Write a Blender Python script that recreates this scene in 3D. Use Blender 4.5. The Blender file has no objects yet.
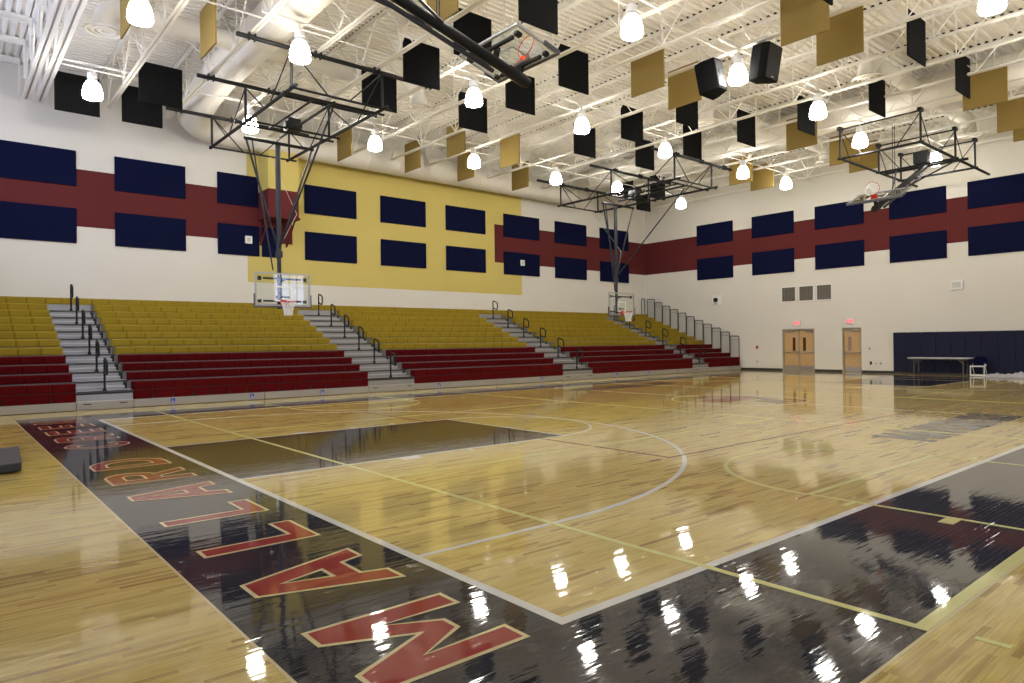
import bpy, bmesh, math, random
from mathutils import Vector, Matrix
random.seed(7)
sc = bpy.context.scene
COL = sc.collection
# ------------------------------------------------------------------ camera
YAW, PITCH, ROLL = 0.870826, 0.001776, -0.011564
fw = Vector((math.cos(YAW)*math.cos(PITCH), math.sin(YAW)*math.cos(PITCH), math.sin(PITCH)))
rt = Vector((math.sin(YAW), -math.cos(YAW), 0)); up = rt.cross(fw)
r2 = rt*math.cos(ROLL)+up*math.sin(ROLL); u2 = up*math.cos(ROLL)-rt*math.sin(ROLL)
cd = bpy.data.cameras.new('camera'); cam = bpy.data.objects.new('camera', cd); COL.objects.link(cam)
cam.matrix_world = Matrix(((r2.x,u2.x,-fw.x,0),(r2.y,u2.y,-fw.y,0),(r2.z,u2.z,-fw.z,1.65),(0,0,0,1)))
cd.sensor_width = 36; cd.lens = 681.7/1024*36; cd.clip_start = .05; cd.clip_end = 300
sc.camera = cam
# ------------------------------------------------------------------ world, exposure
w = bpy.data.worlds.new('sky'); sc.world = w; w.use_nodes = True
bg = w.node_tree.nodes['Background']; bg.inputs[0].default_value = (.66,.72,1,1); bg.inputs[1].default_value = 5.2
sc.view_settings.view_transform = 'Standard'; sc.view_settings.look = 'None'
sc.view_settings.gamma = 1; sc.view_settings.use_curve_mapping = False
sc.view_settings.exposure = 0.56
LAMP_E = 50.0
# ------------------------------------------------------------------ room numbers
WX0, WX1, WY0, WY1 = -1.6, 34.4, -6.7, 27.62        # inner wall faces
DECK = 11.15                                          # underside of the roof deck
PI = math.pi
# ------------------------------------------------------------------ materials
MATS = {}
def mat(name, col, rough=.5, metal=0, spec=.5, var=0, vscale=4, bump=0, bscale=60, coat=0, emit=None, es=0):
    if name in MATS: return MATS[name]
    m = bpy.data.materials.new(name); m.use_nodes = True; nt = m.node_tree; b = nt.nodes['Principled BSDF']
    b.inputs['Base Color'].default_value = (*col,1); b.inputs['Roughness'].default_value = rough
    b.inputs['Metallic'].default_value = metal; b.inputs['Specular IOR Level'].default_value = spec
    if coat: b.inputs['Coat Weight'].default_value = coat; b.inputs['Coat Roughness'].default_value = .08
    if emit: b.inputs['Emission Color'].default_value = (*emit,1); b.inputs['Emission Strength'].default_value = es
    if var or bump:
        tc = nt.nodes.new('ShaderNodeNewGeometry')
        if var:
            n = nt.nodes.new('ShaderNodeTexNoise'); n.inputs['Scale'].default_value = vscale; n.inputs['Detail'].default_value = 4
            nt.links.new(tc.outputs['Position'], n.inputs['Vector'])
            r = nt.nodes.new('ShaderNodeMix'); r.data_type = 'RGBA'
            r.inputs['A'].default_value = (*[c*(1-var) for c in col],1); r.inputs['B'].default_value = (*[min(1,c*(1+var)) for c in col],1)
            nt.links.new(n.outputs['Fac'], r.inputs['Factor']); nt.links.new(r.outputs['Result'], b.inputs['Base Color'])
        if bump:
            n2 = nt.nodes.new('ShaderNodeTexNoise'); n2.inputs['Scale'].default_value = bscale
            nt.links.new(tc.outputs['Position'], n2.inputs['Vector'])
            bp = nt.nodes.new('ShaderNodeBump'); bp.inputs['Strength'].default_value = bump; bp.inputs['Distance'].default_value = .01
            nt.links.new(n2.outputs['Fac'], bp.inputs['Height']); nt.links.new(bp.outputs['Normal'], b.inputs['Normal'])
    MATS[name] = m; return m

PW = .042
def gloss_floor(name, col=None, wood=False):
    """varnished strip flooring: wood, or the same boards under a coat of paint"""
    m = bpy.data.materials.new(name); m.use_nodes = True; nt = m.node_tree; N = nt.nodes; L = nt.links; b = N['Principled BSDF']
    g = N.new('ShaderNodeNewGeometry'); sep = N.new('ShaderNodeSeparateXYZ'); L.new(g.outputs['Position'], sep.inputs[0])
    def M(op, a, bb=None):
        n = N.new('ShaderNodeMath'); n.operation = op
        for i, v in enumerate((a, bb)):
            if v is None: continue
            if isinstance(v, (int, float)): n.inputs[i].default_value = v
            else: L.new(v, n.inputs[i])
        return n.outputs[0]
    row = M('FLOOR', M('DIVIDE', sep.outputs['Y'], PW))
    wn = N.new('ShaderNodeTexWhiteNoise'); wn.noise_dimensions = '1D'; L.new(row, wn.inputs['W'])
    off = M('MULTIPLY', wn.outputs['Value'], 9.7)
    seg = M('FLOOR', M('DIVIDE', M('ADD', sep.outputs['X'], off), M('ADD', .32, M('MULTIPLY', wn.outputs['Value'], .4))))
    cv = N.new('ShaderNodeCombineXYZ'); L.new(row, cv.inputs[0]); L.new(seg, cv.inputs[1])
    w2 = N.new('ShaderNodeTexWhiteNoise'); w2.noise_dimensions = '2D'; L.new(cv.outputs[0], w2.inputs['Vector'])
    if wood:
        cr = N.new('ShaderNodeValToRGB'); e = cr.color_ramp.elements
        e[0].position = 0; e[0].color = (.40,.24,.06,1); e[1].position = 1; e[1].color = (.82,.645,.20,1)
        for p, c in ((.05,(.52,.345,.08,1)),(.2,(.72,.54,.14,1)),(.6,(.78,.605,.17,1))):
            x = e.new(p); x.color = c
        L.new(w2.outputs['Value'], cr.inputs[0])
        mp = N.new('ShaderNodeMapping'); mp.inputs['Scale'].default_value = (1.2, 34, 1); L.new(g.outputs['Position'], mp.inputs[0])
        gn = N.new('ShaderNodeTexNoise'); gn.inputs['Scale'].default_value = 2.2; gn.inputs['Detail'].default_value = 5; L.new(mp.outputs[0], gn.inputs['Vector'])
        mx = N.new('ShaderNodeMix'); mx.data_type = 'RGBA'; mx.blend_type = 'MULTIPLY'; mx.inputs['Factor'].default_value = .85
        cr2 = N.new('ShaderNodeValToRGB'); cr2.color_ramp.elements[0].color = (.62,.55,.42,1); cr2.color_ramp.elements[0].position = .3
        cr2.color_ramp.elements[1].position = .65; L.new(gn.outputs['Fac'], cr2.inputs[0])
        L.new(cr.outputs[0], mx.inputs['A']); L.new(cr2.outputs[0], mx.inputs['B'])
        L.new(mx.outputs['Result'], b.inputs['Base Color'])
    else:
        b.inputs['Base Color'].default_value = (*col,1)
    # slow waviness of the boards, stretched along X, with a small tilt per board
    mp2 = N.new('ShaderNodeMapping'); mp2.inputs['Scale'].default_value = (1.1, 7, 1); L.new(g.outputs['Position'], mp2.inputs[0])
    n3 = N.new('ShaderNodeTexNoise'); n3.inputs['Scale'].default_value = 2.0; n3.inputs['Detail'].default_value = 3; L.new(mp2.outputs[0], n3.inputs['Vector'])
    fr = M('FRACT', M('DIVIDE', sep.outputs['Y'], PW))
    tilt = M('MULTIPLY', M('MULTIPLY', fr, M('SUBTRACT', w2.outputs['Value'], .5)), .04)
    h = M('ADD', M('MULTIPLY', n3.outputs['Fac'], .135), tilt)
    bp = N.new('ShaderNodeBump'); bp.inputs['Strength'].default_value = 1; bp.inputs['Distance'].default_value = .0075
    L.new(h, bp.inputs['Height']); L.new(bp.outputs['Normal'], b.inputs['Normal']); L.new(bp.outputs['Normal'], b.inputs['Coat Normal'])
    b.inputs['Roughness'].default_value = .5; b.inputs['Specular IOR Level'].default_value = .12 if wood else .03
    b.inputs['Coat Weight'].default_value = 1; b.inputs['Coat Roughness'].default_value = .035; b.inputs['Coat IOR'].default_value = 1.55 if wood else 1.47
    MATS[name] = m; return m

m_wood = gloss_floor('maple_floor', wood=True)
m_fnavy = gloss_floor('floor_paint_navy', (.007,.007,.018))
m_fwhite = gloss_floor('floor_paint_white', (.80,.79,.69))
m_fyel = gloss_floor('floor_paint_yellow', (.80,.76,.30))
m_fred = gloss_floor('floor_paint_red', (.34,.026,.02))
m_fthin = gloss_floor('floor_paint_maroon_line', (.24,.04,.035))
m_fcream = gloss_floor('floor_paint_cream', (.78,.65,.34))
m_fgrey = gloss_floor('floor_paint_grey', (.27,.26,.26))
m_fblue = gloss_floor('floor_paint_slate', (.03,.03,.07))
m_cream = mat('wall_cream', (.71,.68,.60), .75, spec=.2, var=.035, vscale=.6, bump=.12, bscale=25)
m_band = mat('wall_maroon', (.118,.024,.024), .75, spec=.08, var=.04, vscale=.8, bump=.1, bscale=25)
m_gold = mat('wall_gold', (.60,.49,.145), .7, spec=.2, var=.04, vscale=.7, bump=.1, bscale=25)
m_white = mat('roof_white', (.80,.77,.70), .5)
m_deck = mat('deck_white', (.80,.765,.69), .55, var=.03, vscale=2)
m_duct = mat('duct_white', (.80,.765,.69), .6, var=.03, vscale=1.5)
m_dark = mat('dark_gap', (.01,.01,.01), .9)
m_navyp = mat('navy_fabric', (.0065,.0085,.033), .9, spec=.03, var=.25, vscale=40, bump=.2, bscale=200)
m_navyv = mat('navy_vinyl', (.009,.011,.034), .55, spec=.2, var=.1, vscale=8)
m_blackp = mat('black_felt', (.0075,.0075,.0075), .95, spec=.1)
m_tanp = mat('tan_felt', (.26,.18,.052), .9, spec=.15, var=.07, vscale=60)
m_black = mat('black_steel', (.009,.009,.01), .5, spec=.3)
m_gunm = mat('dark_grey_steel', (.022,.023,.031), .42, spec=.4)
m_alu = mat('aluminium', (.50,.49,.475), .42, metal=.6, var=.05, vscale=3)
m_alud = mat('aluminium_shaded', (.34,.335,.33), .45, metal=.5, var=.06, vscale=3)  # darker copy of the aluminium, shade of the risers put into the colour
m_skirt = mat('skirt_grey', (.36,.345,.315), .5, metal=.3, var=.06, vscale=2)
m_deckg = mat('bleacher_deck', (.17,.165,.16), .5)
m_sy = mat('seat_gold_plastic', (.31,.215,.015), .65, spec=.15, var=.06, vscale=3)
m_sr = mat('seat_maroon_plastic', (.095,.005,.006), .75, spec=.03, var=.06, vscale=3)
m_door = mat('door_maple', (.55,.36,.16), .4, var=.12, vscale=6)
m_frame = mat('door_frame_taupe', (.36,.31,.22), .5)
m_steel = mat('brushed_steel', (.55,.54,.52), .3, metal=.9)
m_pl = mat('white_plastic', (.78,.77,.74), .45)
m_plg = mat('grey_plastic', (.55,.54,.5), .45)
m_rim = mat('rim_orange', (.62,.06,.02), .4)
m_net = mat('net_cord', (.8,.8,.78), .8)
m_bframe = mat('board_frame_grey', (.42,.43,.45), .35, metal=.5)
m_pad = mat('board_pad_grey', (.10,.105,.125), .6)
m_wline = mat('board_white_line', (.85,.85,.85), .4)
m_blue = mat('sticker_blue', (.02,.05,.42), .4)
m_lamphead = mat('lamp_housing', (.74,.73,.70), .4)
m_base = mat('rubber_and_shade_black', (.014,.013,.012), .5)
m_vis = mat('vision_glass', (.10,.03,.015), .12)
m_exitr = mat('exit_letters', (.6,.03,.05), .5, emit=(1,.12,.16), es=.8)
m_exitp = mat('exit_panel', (.8,.72,.7), .5)
m_mat = mat('rubber_mat_grey', (.045,.043,.052), .55, bump=.2, bscale=80)
m_cloth = mat('bundled_cloth', (.45,.44,.47), .8, var=.3, vscale=5)
m_tbl = mat('table_top_grey', (.55,.53,.50), .5)
m_tleg = mat('table_leg_brown', (.10,.09,.075), .5)
m_lamp = bpy.data.materials.new('lamp_bell'); m_lamp.use_nodes = True
_nt = m_lamp.node_tree; _b = _nt.nodes['Principled BSDF']
_b.inputs['Base Color'].default_value = (.9,.9,.9,1); _b.inputs['Roughness'].default_value = .2
_b.inputs['Emission Color'].default_value = (1,.955,.87,1); _b.inputs['Emission Strength'].default_value = LAMP_E
m_lampt = m_lamp.copy(); m_lampt.name = 'lamp_bell_upper'; m_lampt.node_tree.nodes['Principled BSDF'].inputs['Emission Strength'].default_value = LAMP_E*.5
def glass(name, tint, gl, rough=.02):
    m = bpy.data.materials.new(name); m.use_nodes = True; nt = m.node_tree; nt.nodes.clear()
    o = nt.nodes.new('ShaderNodeOutputMaterial'); mx = nt.nodes.new('ShaderNodeMixShader'); t = nt.nodes.new('ShaderNodeBsdfTransparent')
    g = nt.nodes.new('ShaderNodeBsdfGlossy'); f = nt.nodes.new('ShaderNodeFresnel'); gg = nt.nodes.new('ShaderNodeNewGeometry'); mr = nt.nodes.new('ShaderNodeMapRange')
    mr.inputs['To Min'].default_value = gl; mr.inputs['To Max'].default_value = 1/gl
    nt.links.new(gg.outputs['Backfacing'], mr.inputs['Value']); nt.links.new(mr.outputs[0], f.inputs[0])
    t.inputs[0].default_value = (*tint,1); g.inputs['Roughness'].default_value = rough
    nt.links.new(f.outputs[0], mx.inputs[0]); nt.links.new(t.outputs[0], mx.inputs[1]); nt.links.new(g.outputs[0], mx.inputs[2])
    nt.links.new(mx.outputs[0], o.inputs[0]); return m
m_glass = glass('backboard_glass', (.95,.97,.96), 1.5)
m_wglass = glass('window_glass', (.95,.97,1), 1.45)

# ------------------------------------------------------------------ mesh helpers
class MB:
    def __init__(s): s.v = []; s.f = []; s.m = []
    def add(s, vs, fs, mi=0):
        o = len(s.v); s.v += [tuple(v) for v in vs]; s.f += [tuple(i+o for i in f) for f in fs]; s.m += [mi]*len(fs)
    def box(s, x0, x1, y0, y1, z0, z1, mi=0):
        v = [(x,y,z) for z in (z0,z1) for y in (y0,y1) for x in (x0,x1)]
        s.add(v, [(0,2,3,1),(4,5,7,6),(0,1,5,4),(2,6,7,3),(0,4,6,2),(1,3,7,5)], mi)
    def bar(s, a, b, wd, ht, mi=0, upv=(0,0,1)):
        a = Vector(a); b = Vector(b); d = (b-a).normalized(); u = Vector(upv)
        if abs(d.dot(u)) > .95: u = Vector((1,0,0))
        x = d.cross(u).normalized(); z = x.cross(d)
        v = [p+x*sx*wd/2+z*sz*ht/2 for p in (a,b) for sx,sz in ((-1,-1),(1,-1),(1,1),(-1,1))]
        s.add(v, [(0,1,2,3),(7,6,5,4),(0,4,5,1),(1,5,6,2),(2,6,7,3),(3,7,4,0)], mi)
    def tube(s, pts, r, n=8, mi=0, closed=False, cap=True):
        pts = [Vector(p) for p in pts]; k = len(pts); rings = []
        ref = None
        for i, p in enumerate(pts):
            if closed: d = (pts[(i+1)%k]-pts[i-1])
            else: d = pts[min(i+1,k-1)]-pts[max(i-1,0)]
            d.normalize()
            if ref is None:
                ref = Vector((0,0,1)) if abs(d.z) < .9 else Vector((1,0,0))
            x = d.cross(ref).normalized(); ref2 = x.cross(d).normalized(); ref = ref2
            rr = r[i] if isinstance(r, (list,tuple)) else r
            rings.append([p+(x*math.cos(2*PI*j/n)+ref2*math.sin(2*PI*j/n))*rr for j in range(n)])
        v = [q for ring in rings for q in ring]; f = []
        m = k if closed else k-1
        for i in range(m):
            for j in range(n):
                a = i*n+j; b_ = i*n+(j+1)%n; c = ((i+1)%k)*n+(j+1)%n; d_ = ((i+1)%k)*n+j
                f.append((a,b_,c,d_))
        if cap and not closed: f.append(tuple(range(n-1,-1,-1))); f.append(tuple((k-1)*n+j for j in range(n)))
        s.add(v, f, mi)
    def lathe(s, prof, n=20, c=(0,0,0), mi=0):
        v = []; f = []
        for r, z in prof:
            v += [(c[0]+r*math.cos(2*PI*j/n), c[1]+r*math.sin(2*PI*j/n), c[2]+z) for j in range(n)]
        for i in range(len(prof)-1):
            for j in range(n):
                f.append((i*n+j, i*n+(j+1)%n, (i+1)*n+(j+1)%n, (i+1)*n+j))
        s.add(v, f, mi)
    def prism_x(s, prof, x0, x1, mi=0):
        """profile of (y,z) points extruded along x"""
        n = len(prof); v = [(x0,y,z) for y,z in prof]+[(x1,y,z) for y,z in prof]
        f = [(i,(i+1)%n,n+(i+1)%n,n+i) for i in range(n)]+[tuple(range(n-1,-1,-1)), tuple(range(n,2*n))]
        s.add(v, f, mi)
    def prism_z(s, poly, z0, z1, mi=0):
        n = len(poly); v = [(x,y,z0) for x,y in poly]+[(x,y,z1) for x,y in poly]
        f = [(i,(i+1)%n,n+(i+1)%n,n+i) for i in range(n)]+[tuple(range(n-1,-1,-1)), tuple(range(n,2*n))]
        s.add(v, f, mi)
    def mesh(s, name, mats, smooth=False):
        me = bpy.data.meshes.new(name); me.from_pydata(s.v, [], s.f)
        for m in (mats if isinstance(mats,(list,tuple)) else [mats]): me.materials.append(m)
        me.polygons.foreach_set('material_index', s.m)
        bm = bmesh.new(); bm.from_mesh(me); bmesh.ops.recalc_face_normals(bm, faces=bm.faces); bm.to_mesh(me); bm.free()
        if smooth:
            me.polygons.foreach_set('use_smooth', [True]*len(me.polygons))
            try: me.set_sharp_from_angle(angle=math.radians(40))
            except Exception: pass
        me.update(); return me
    def obj(s, name, mats, parent=None, smooth=False):
        o = bpy.data.objects.new(name, s.mesh(name, mats, smooth)); COL.objects.link(o)
        if parent: o.parent = parent
        return o
def bevel(o, w=.01, seg=2):
    m = o.modifiers.new('bevel','BEVEL'); m.width = w; m.segments = seg; m.limit_method = 'ANGLE'; return o
def thing(name, label, cat, loc=(0,0,0), group=None, rz=0):
    o = bpy.data.objects.new(name, None); COL.objects.link(o); o.location = loc; o.rotation_euler = (0,0,rz)
    o.empty_display_size = .2
    o['label'] = label; o['category'] = cat
    if group: o['group'] = group
    return o
def tag(o, label, cat, group=None):
    o['label'] = label; o['category'] = cat
    if group: o['group'] = group
    return o
def struct(o): o['kind'] = 'structure'; return o
def dup(root, loc, label, rz=None):
    r = root.copy(); COL.objects.link(r); r.location = loc; r['label'] = label
    if rz is not None: r.rotation_euler = (0,0,rz)
    for ch in list(root.children):
        c = ch.copy(); COL.objects.link(c); c.parent = r
        for g in list(ch.children):
            d = g.copy(); COL.objects.link(d); d.parent = c
    return r
ORD = ['zeroth','first','second','third','fourth','fifth','sixth','seventh','eighth','ninth','tenth','eleventh','twelfth','thirteenth','fourteenth','fifteenth','sixteenth','seventeenth','eighteenth','nineteenth','twentieth']

# ================================================================== SETTING
T = .3
# floor
b = MB(); b.box(WX0-T, WX1+T, WY0-T, WY1+T, -.2, 0); floor = struct(b.obj('floor', m_wood))
XB, YS, YF, MID = 2.772, 2.868, 17.98, 10.45          # near baseline, near sideline, far sideline, mid line
CX = 16.98; XE = 2*CX-XB
def flat(name, m, z, rects=(), polys=(), strips=(), kind=None):
    b = MB()
    for x0,x1,y0,y1 in rects: z += 1e-5; b.box(min(x0,x1),max(x0,x1),min(y0,y1),max(y0,y1),.0003,z)
    for p in polys: z += 1e-4; b.prism_z(p, .0003, z)
    for st in strips:                                  # lists of (outer,inner) points
        z += 1e-5
        for (a,c),(d,e) in zip(st[:-1], st[1:]): b.prism_z([a,c,e,d], .0003, z)
    o = b.obj(name, m, floor); o['kind'] = 'structure'; return o
def arc(cx, cy, r, a0, a1, wd, n=48):
    return [((cx+r*math.cos(t),cy+r*math.sin(t)),(cx+(r-wd)*math.cos(t),cy+(r-wd)*math.sin(t))) for t in [a0+(a1-a0)*i/n for i in range(n+1)]]
B0,B1_,B2,B3 = 1.33, XE+(XB-1.33), 1.44, 19.42
flat('painted_border', m_fnavy, .0010, rects=[(B0,XB,B2,B3),(XE,B1_,B2,B3),(XB,XE,B2,YS),(XB,XE,YF,B3)])
flat('border_edge_line', m_fcream, .0012, rects=[(B0-.02,B0,B2-.02,B3+.02),(B1_,B1_+.02,B2-.02,B3+.02),(B0,B1_,B2-.02,B2),(B0,B1_,B3,B3+.02)])
KL = 5.66
flat('painted_key', m_fnavy, .0010, rects=[(XB,XB+KL,MID-1.8,MID+1.8)])
flat('painted_key', m_fnavy, .0010, rects=[(XE-KL,XE,MID-1.8,MID+1.8)])
W = .075
R3 = 5.95; HX = XB+1.6
wl = [(XB,XB+W,YS,YF),(XE-W,XE,YS,YF),(XB,XE,YS,YS+W),(XB,XE,YF-W,YF),(CX-.03,CX+.03,YS,YF)]
ws = [arc(CX,MID,1.8,0,2*PI,.05,64)]
for s, x in ((1,XB),(-1,XE)):
    wl += [(x,x+s*KL,MID-1.85,MID-1.8),(x,x+s*KL,MID+1.8,MID+1.85),(x+s*KL,x+s*(KL+.05),MID-1.85,MID+1.85)]
    wl += [(x,x+s*1.6,MID-R3,MID-R3+.05),(x,x+s*1.6,MID+R3-.05,MID+R3)]
    a = -PI/2 if s > 0 else PI/2
    ws += [arc(x+s*1.6,MID,R3,a,a+PI,.06,64), arc(x+s*KL,MID,1.83,a,a+PI,.05,40)]
    for d, ln in ((2.3,.3),(3.5,.05),(4.4,.05)):
        for sy in (1,-1):
            y = MID+sy*1.83; wl.append((x+s*d,x+s*(d+ln),y,y+sy*.2))
flat('court_line', m_fwhite, .0022, rects=wl, strips=ws)
yl = []; ys_ = []
for vx0, vx1 in ((4.24,13.4),(2*CX-13.4,2*CX-4.24)):   # cross volleyball courts
    yl += [(vx0,vx0+.06,1.44,19.46),(vx1-.06,vx1,1.44,19.46),(vx0,vx1,1.44,1.52),(vx0,vx1,19.38,19.46),(vx0,vx1,7.4,7.45),(vx0,vx1,13.45,13.5)]
for cx in (8.86, 2*CX-8.86):                           # cross court lanes and free throw circles
    for yft, s, yend in ((3.53,-1,-2.2),(2*MID-3.53,1,21.0)):
        yl += [(cx-1.8,cx-1.75,yft,yend),(cx+1.75,cx+1.8,yft,yend),(cx-1.8,cx+1.8,yft-.025,yft+.025)]
        ys_ += [arc(cx,yft,1.83,0 if s<0 else PI,PI if s<0 else 2*PI,.06,40)]
        for dy, ln in ((.45,.05),(1.3,.12)):
            for sx in (1,-1):
                yl.append((cx+sx*1.8,cx+sx*2.02,yft+s*dy,yft+s*(dy+ln)))
yl.append((4.32,4.37,1.07,1.24))
flat('court_line', m_fyel, .0030, rects=yl, strips=ys_)
rx0,rx1,ry0,ry1 = CX-9.1,CX+9.1,5.93,14.97
flat('court_line', m_fthin, .0026, rects=[(rx0,rx1,ry0,ry0+.05),(rx0,rx1,ry1-.05,ry1),(rx0,rx0+.05,ry0,ry1),(rx1-.05,rx1,ry0,ry1),(rx0-.42,rx0-.2,ry0-.02,ry0+.04)])
# ---- floor lettering: block glyphs on a grid one unit high (u along the word, v up), outer loop and holes
def rnd(pts): return pts
def half_d(x0,y0,x1,y1,n=10):
    cy = (y0+y1)/2; ry = (y1-y0)/2; rx = min(ry, x1-x0); cx = x1-rx
    return [(cx+rx*math.sin(t),cy-ry*math.cos(t)) for t in [PI*i/n for i in range(n+1)]]
S = .19
def g_C(w):
    n=22; out=[]; inn=[]
    cx=w/2
    for i in range(n+1):
        t=math.radians(42+276*i/n); out.append((cx+w/2*math.cos(t),.5+.5*math.sin(t))); inn.append((cx+(w/2-S)*math.cos(t),.5+(.5-S*.85)*math.sin(t)))
    return [out+inn[::-1]],w
GL = {
 'M': ([[(0,0),(0,1),(.21,1),(.47,.42),(.73,1),(.94,1),(.94,0),(.75,0),(.75,.62),(.54,.24),(.40,.24),(.19,.62),(.19,0)]], .94),
 'A': ([[(0,0),(.32,1),(.62,1),(.94,0),(.72,0),(.655,.21),(.285,.21),(.22,0)],[(.34,.38),(.60,.38),(.47,.80)]], .94),
 'L': ([[(0,0),(0,1),(.2,1),(.2,.17),(.70,.17),(.70,0)]], .70),
 'R': ([[(0,0),(0,1),(.55,1)]+[(.56+.28*math.sin(t),.71+.29*math.cos(t)) for t in [PI*i/8 for i in range(1,8)]]+[(.56,.42),(.86,0),(.62,0),(.37,.38),(.2,.38),(.2,0)],
        [(.2,.55),(.5,.55)]+[(.5+.14*math.sin(t),.69-.14*math.cos(t)) for t in [PI*i/6 for i in range(1,6)]]+[(.5,.83),(.2,.83)]], .86),
 'D': ([[(0,0),(0,1)]+half_d(0,0,.9,1)[::-1],[(.2,.17)]+half_d(.2,.17,.7,.83)+[(.2,.83)]], .9),
 'E': ([[(0,0),(0,1),(.72,1),(.72,.83),(.2,.83),(.2,.59),(.66,.59),(.66,.42),(.2,.42),(.2,.17),(.74,.17),(.74,0)]], .74),
 'K': ([[(0,0),(0,1),(.2,1),(.2,.58),(.62,1),(.88,1),(.48,.6),(.92,0),(.67,0),(.34,.46),(.2,.32),(.2,0)]], .92),
 'V': ([[(0,1),(.34,0),(.60,0),(.94,1),(.73,1),(.47,.22),(.21,1)]], .94),
 'I': ([[(0,0),(0,1),(.2,1),(.2,0)]], .2),
 'X': ([[(0,0),(.33,.5),(.02,1),(.25,1),(.45,.66),(.65,1),(.88,1),(.57,.5),(.9,0),(.66,0),(.45,.34),(.24,0)]], .9),
 'T': ([[(.29,0),(.29,.83),(0,.83),(0,1),(.78,1),(.78,.83),(.49,.83),(.49,0)]], .78),
 'S': ([[(.02,.28),(.0,.14),(.18,0),(.62,0),(.8,.15),(.8,.42),(.66,.56),(.26,.64),(.22,.78),(.32,.85),(.52,.85),(.6,.72),(.78,.72),(.78,.86),(.6,1),(.2,1),(.03,.86),(.03,.6),(.17,.48),(.56,.4),(.6,.24),(.5,.15),(.3,.15),(.2,.28)]], .8),
 'C': g_C(.85),
}
def offset(poly, d):
    n = len(poly); area = sum(poly[i][0]*poly[(i+1)%n][1]-poly[(i+1)%n][0]*poly[i][1] for i in range(n))
    s = 1 if area > 0 else -1; out = []
    for i in range(n):
        p = Vector(poly[i]); a = Vector(poly[i-1]); c = Vector(poly[(i+1)%n])
        e1 = (p-a); e2 = (c-p)
        if e1.length < 1e-6 or e2.length < 1e-6: out.append(tuple(p)); continue
        e1.normalize(); e2.normalize()
        n1 = Vector((e1.y,-e1.x))*s; n2 = Vector((e2.y,-e2.x))*s; m = n1+n2
        k = m.length_squared
        q = p+m*(2*d/max(k,.8)) if k > 1e-6 else p+n1*d
        out.append(tuple(q))
    return out
def glyph_mesh(name, loops, fn, m, z, parent):
    cu = bpy.data.curves.new(name, 'CURVE'); cu.dimensions = '2D'; cu.fill_mode = 'BOTH'
    for lp in loops:
        sp = cu.splines.new('POLY'); sp.points.add(len(lp)-1); sp.use_cyclic_u = True
        for i,(u,v) in enumerate(lp): sp.points[i].co = (u,v,0,1)
    t = bpy.data.objects.new('tmp', cu); COL.objects.link(t)
    dg = bpy.context.evaluated_depsgraph_get(); me = bpy.data.meshes.new_from_object(t.evaluated_get(dg))
    bpy.data.objects.remove(t); bpy.data.curves.remove(cu)
    vs = [fn(v.co.x, v.co.y) for v in me.vertices]
    fs = [tuple(p.vertices) for p in me.polygons]; bpy.data.meshes.remove(me)
    return vs, fs
def lettering(name, letters, fnw, m_in, m_out, z, parent, out=.03, kind=True):
    """letters: (char, u0, u1) ; fnw(u,v,z) places a point"""
    for zz, mm, d, nm in ((z, m_out, out, name+'_outline'), (z+.0008, m_in, 0, name)):
        b = MB()
        for ch, u0, u1 in letters:
            loops, wdt = GL[ch]; k = (u1-u0)/wdt
            lp = [[(u0+u*k, v) for u,v in l] for l in loops]
            hgt = fnw.h
            lp = [[(u, v*hgt) for u,v in l] for l in lp]
            if d: lp = [offset(l, d if i == 0 else -d) for i,l in enumerate(lp)]
            vs, fs = glyph_mesh('g', lp, lambda u,v: fnw(u,v,zz), mm, zz, parent)
            b.add(vs, fs)
        o = b.obj(nm, mm, parent)
        if kind: o['kind'] = 'structure'
class Place:
    def __init__(s, f, h): s.f = f; s.h = h
    def __call__(s, u, v, z): return s.f(u, v, z)
WORD = [('M',2.90,3.74),('A',4.23,5.06),('L',5.63,6.26),('L',6.83,7.43),('A',7.93,8.73),('R',9.29,10.04),('D',10.53,11.32),
        ('C',12.93,13.70),('R',14.12,14.88),('E',15.42,16.07),('E',16.66,17.22),('K',17.79,18.60)]
lettering('floor_letters', WORD, Place(lambda u,v,z: (2.50-v, u, z), .90), m_fred, m_fcream, .0032, floor)
lettering('floor_letters', WORD, Place(lambda u,v,z: (2*CX-2.50+v, 2*MID-u, z), .90), m_fred, m_fcream, .0032, floor)
MAV = []; u = 12.1
for ch in 'MAVERICKS':
    k = .43*GL[ch][1]/.8; MAV.append((ch,u,u+k)); u += k+.147
lettering('floor_word', MAV, Place(lambda u,v,z: (u, 4.02+v, z), .86), m_fgrey, m_fblue, .0032, floor, out=.055)
lettering('floor_word', MAV, Place(lambda u,v,z: (2*CX-u, 2*MID-4.02-v, z), .86), m_fgrey, m_fblue, .0032, floor, out=.055)
# centre emblem: a maroon wedge with navy swept strokes over a pale word
flat('centre_emblem', m_fred, .0034, polys=[[(15.75,10.9),(16.2,10.25),(17.05,10.1),(17.75,10.75),(17.95,11.15),(17.3,11.1),(16.7,11.05),(16.2,11.0)]])
flat('centre_emblem_strokes', m_fblue, .0040, polys=[[(16.6,11.75),(17.35,11.6),(17.5,11.35),(16.9,11.35)],[(17.6,11.3),(18.1,10.9),(18.0,10.0),(17.3,9.2),(16.3,8.95),(17.2,9.5),(17.7,10.3)],[(16.9,9.9),(17.6,9.7),(17.3,9.0),(16.9,9.2)],[(17.9,9.6),(18.2,9.2),(17.8,8.9)]])

# ---- walls
def wall_face(name, boxes, m):
    b = MB()
    for bx in boxes: b.box(*bx)
    return struct(b.obj(name, m))
ZT, ZB = 7.82, 5.84
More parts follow.
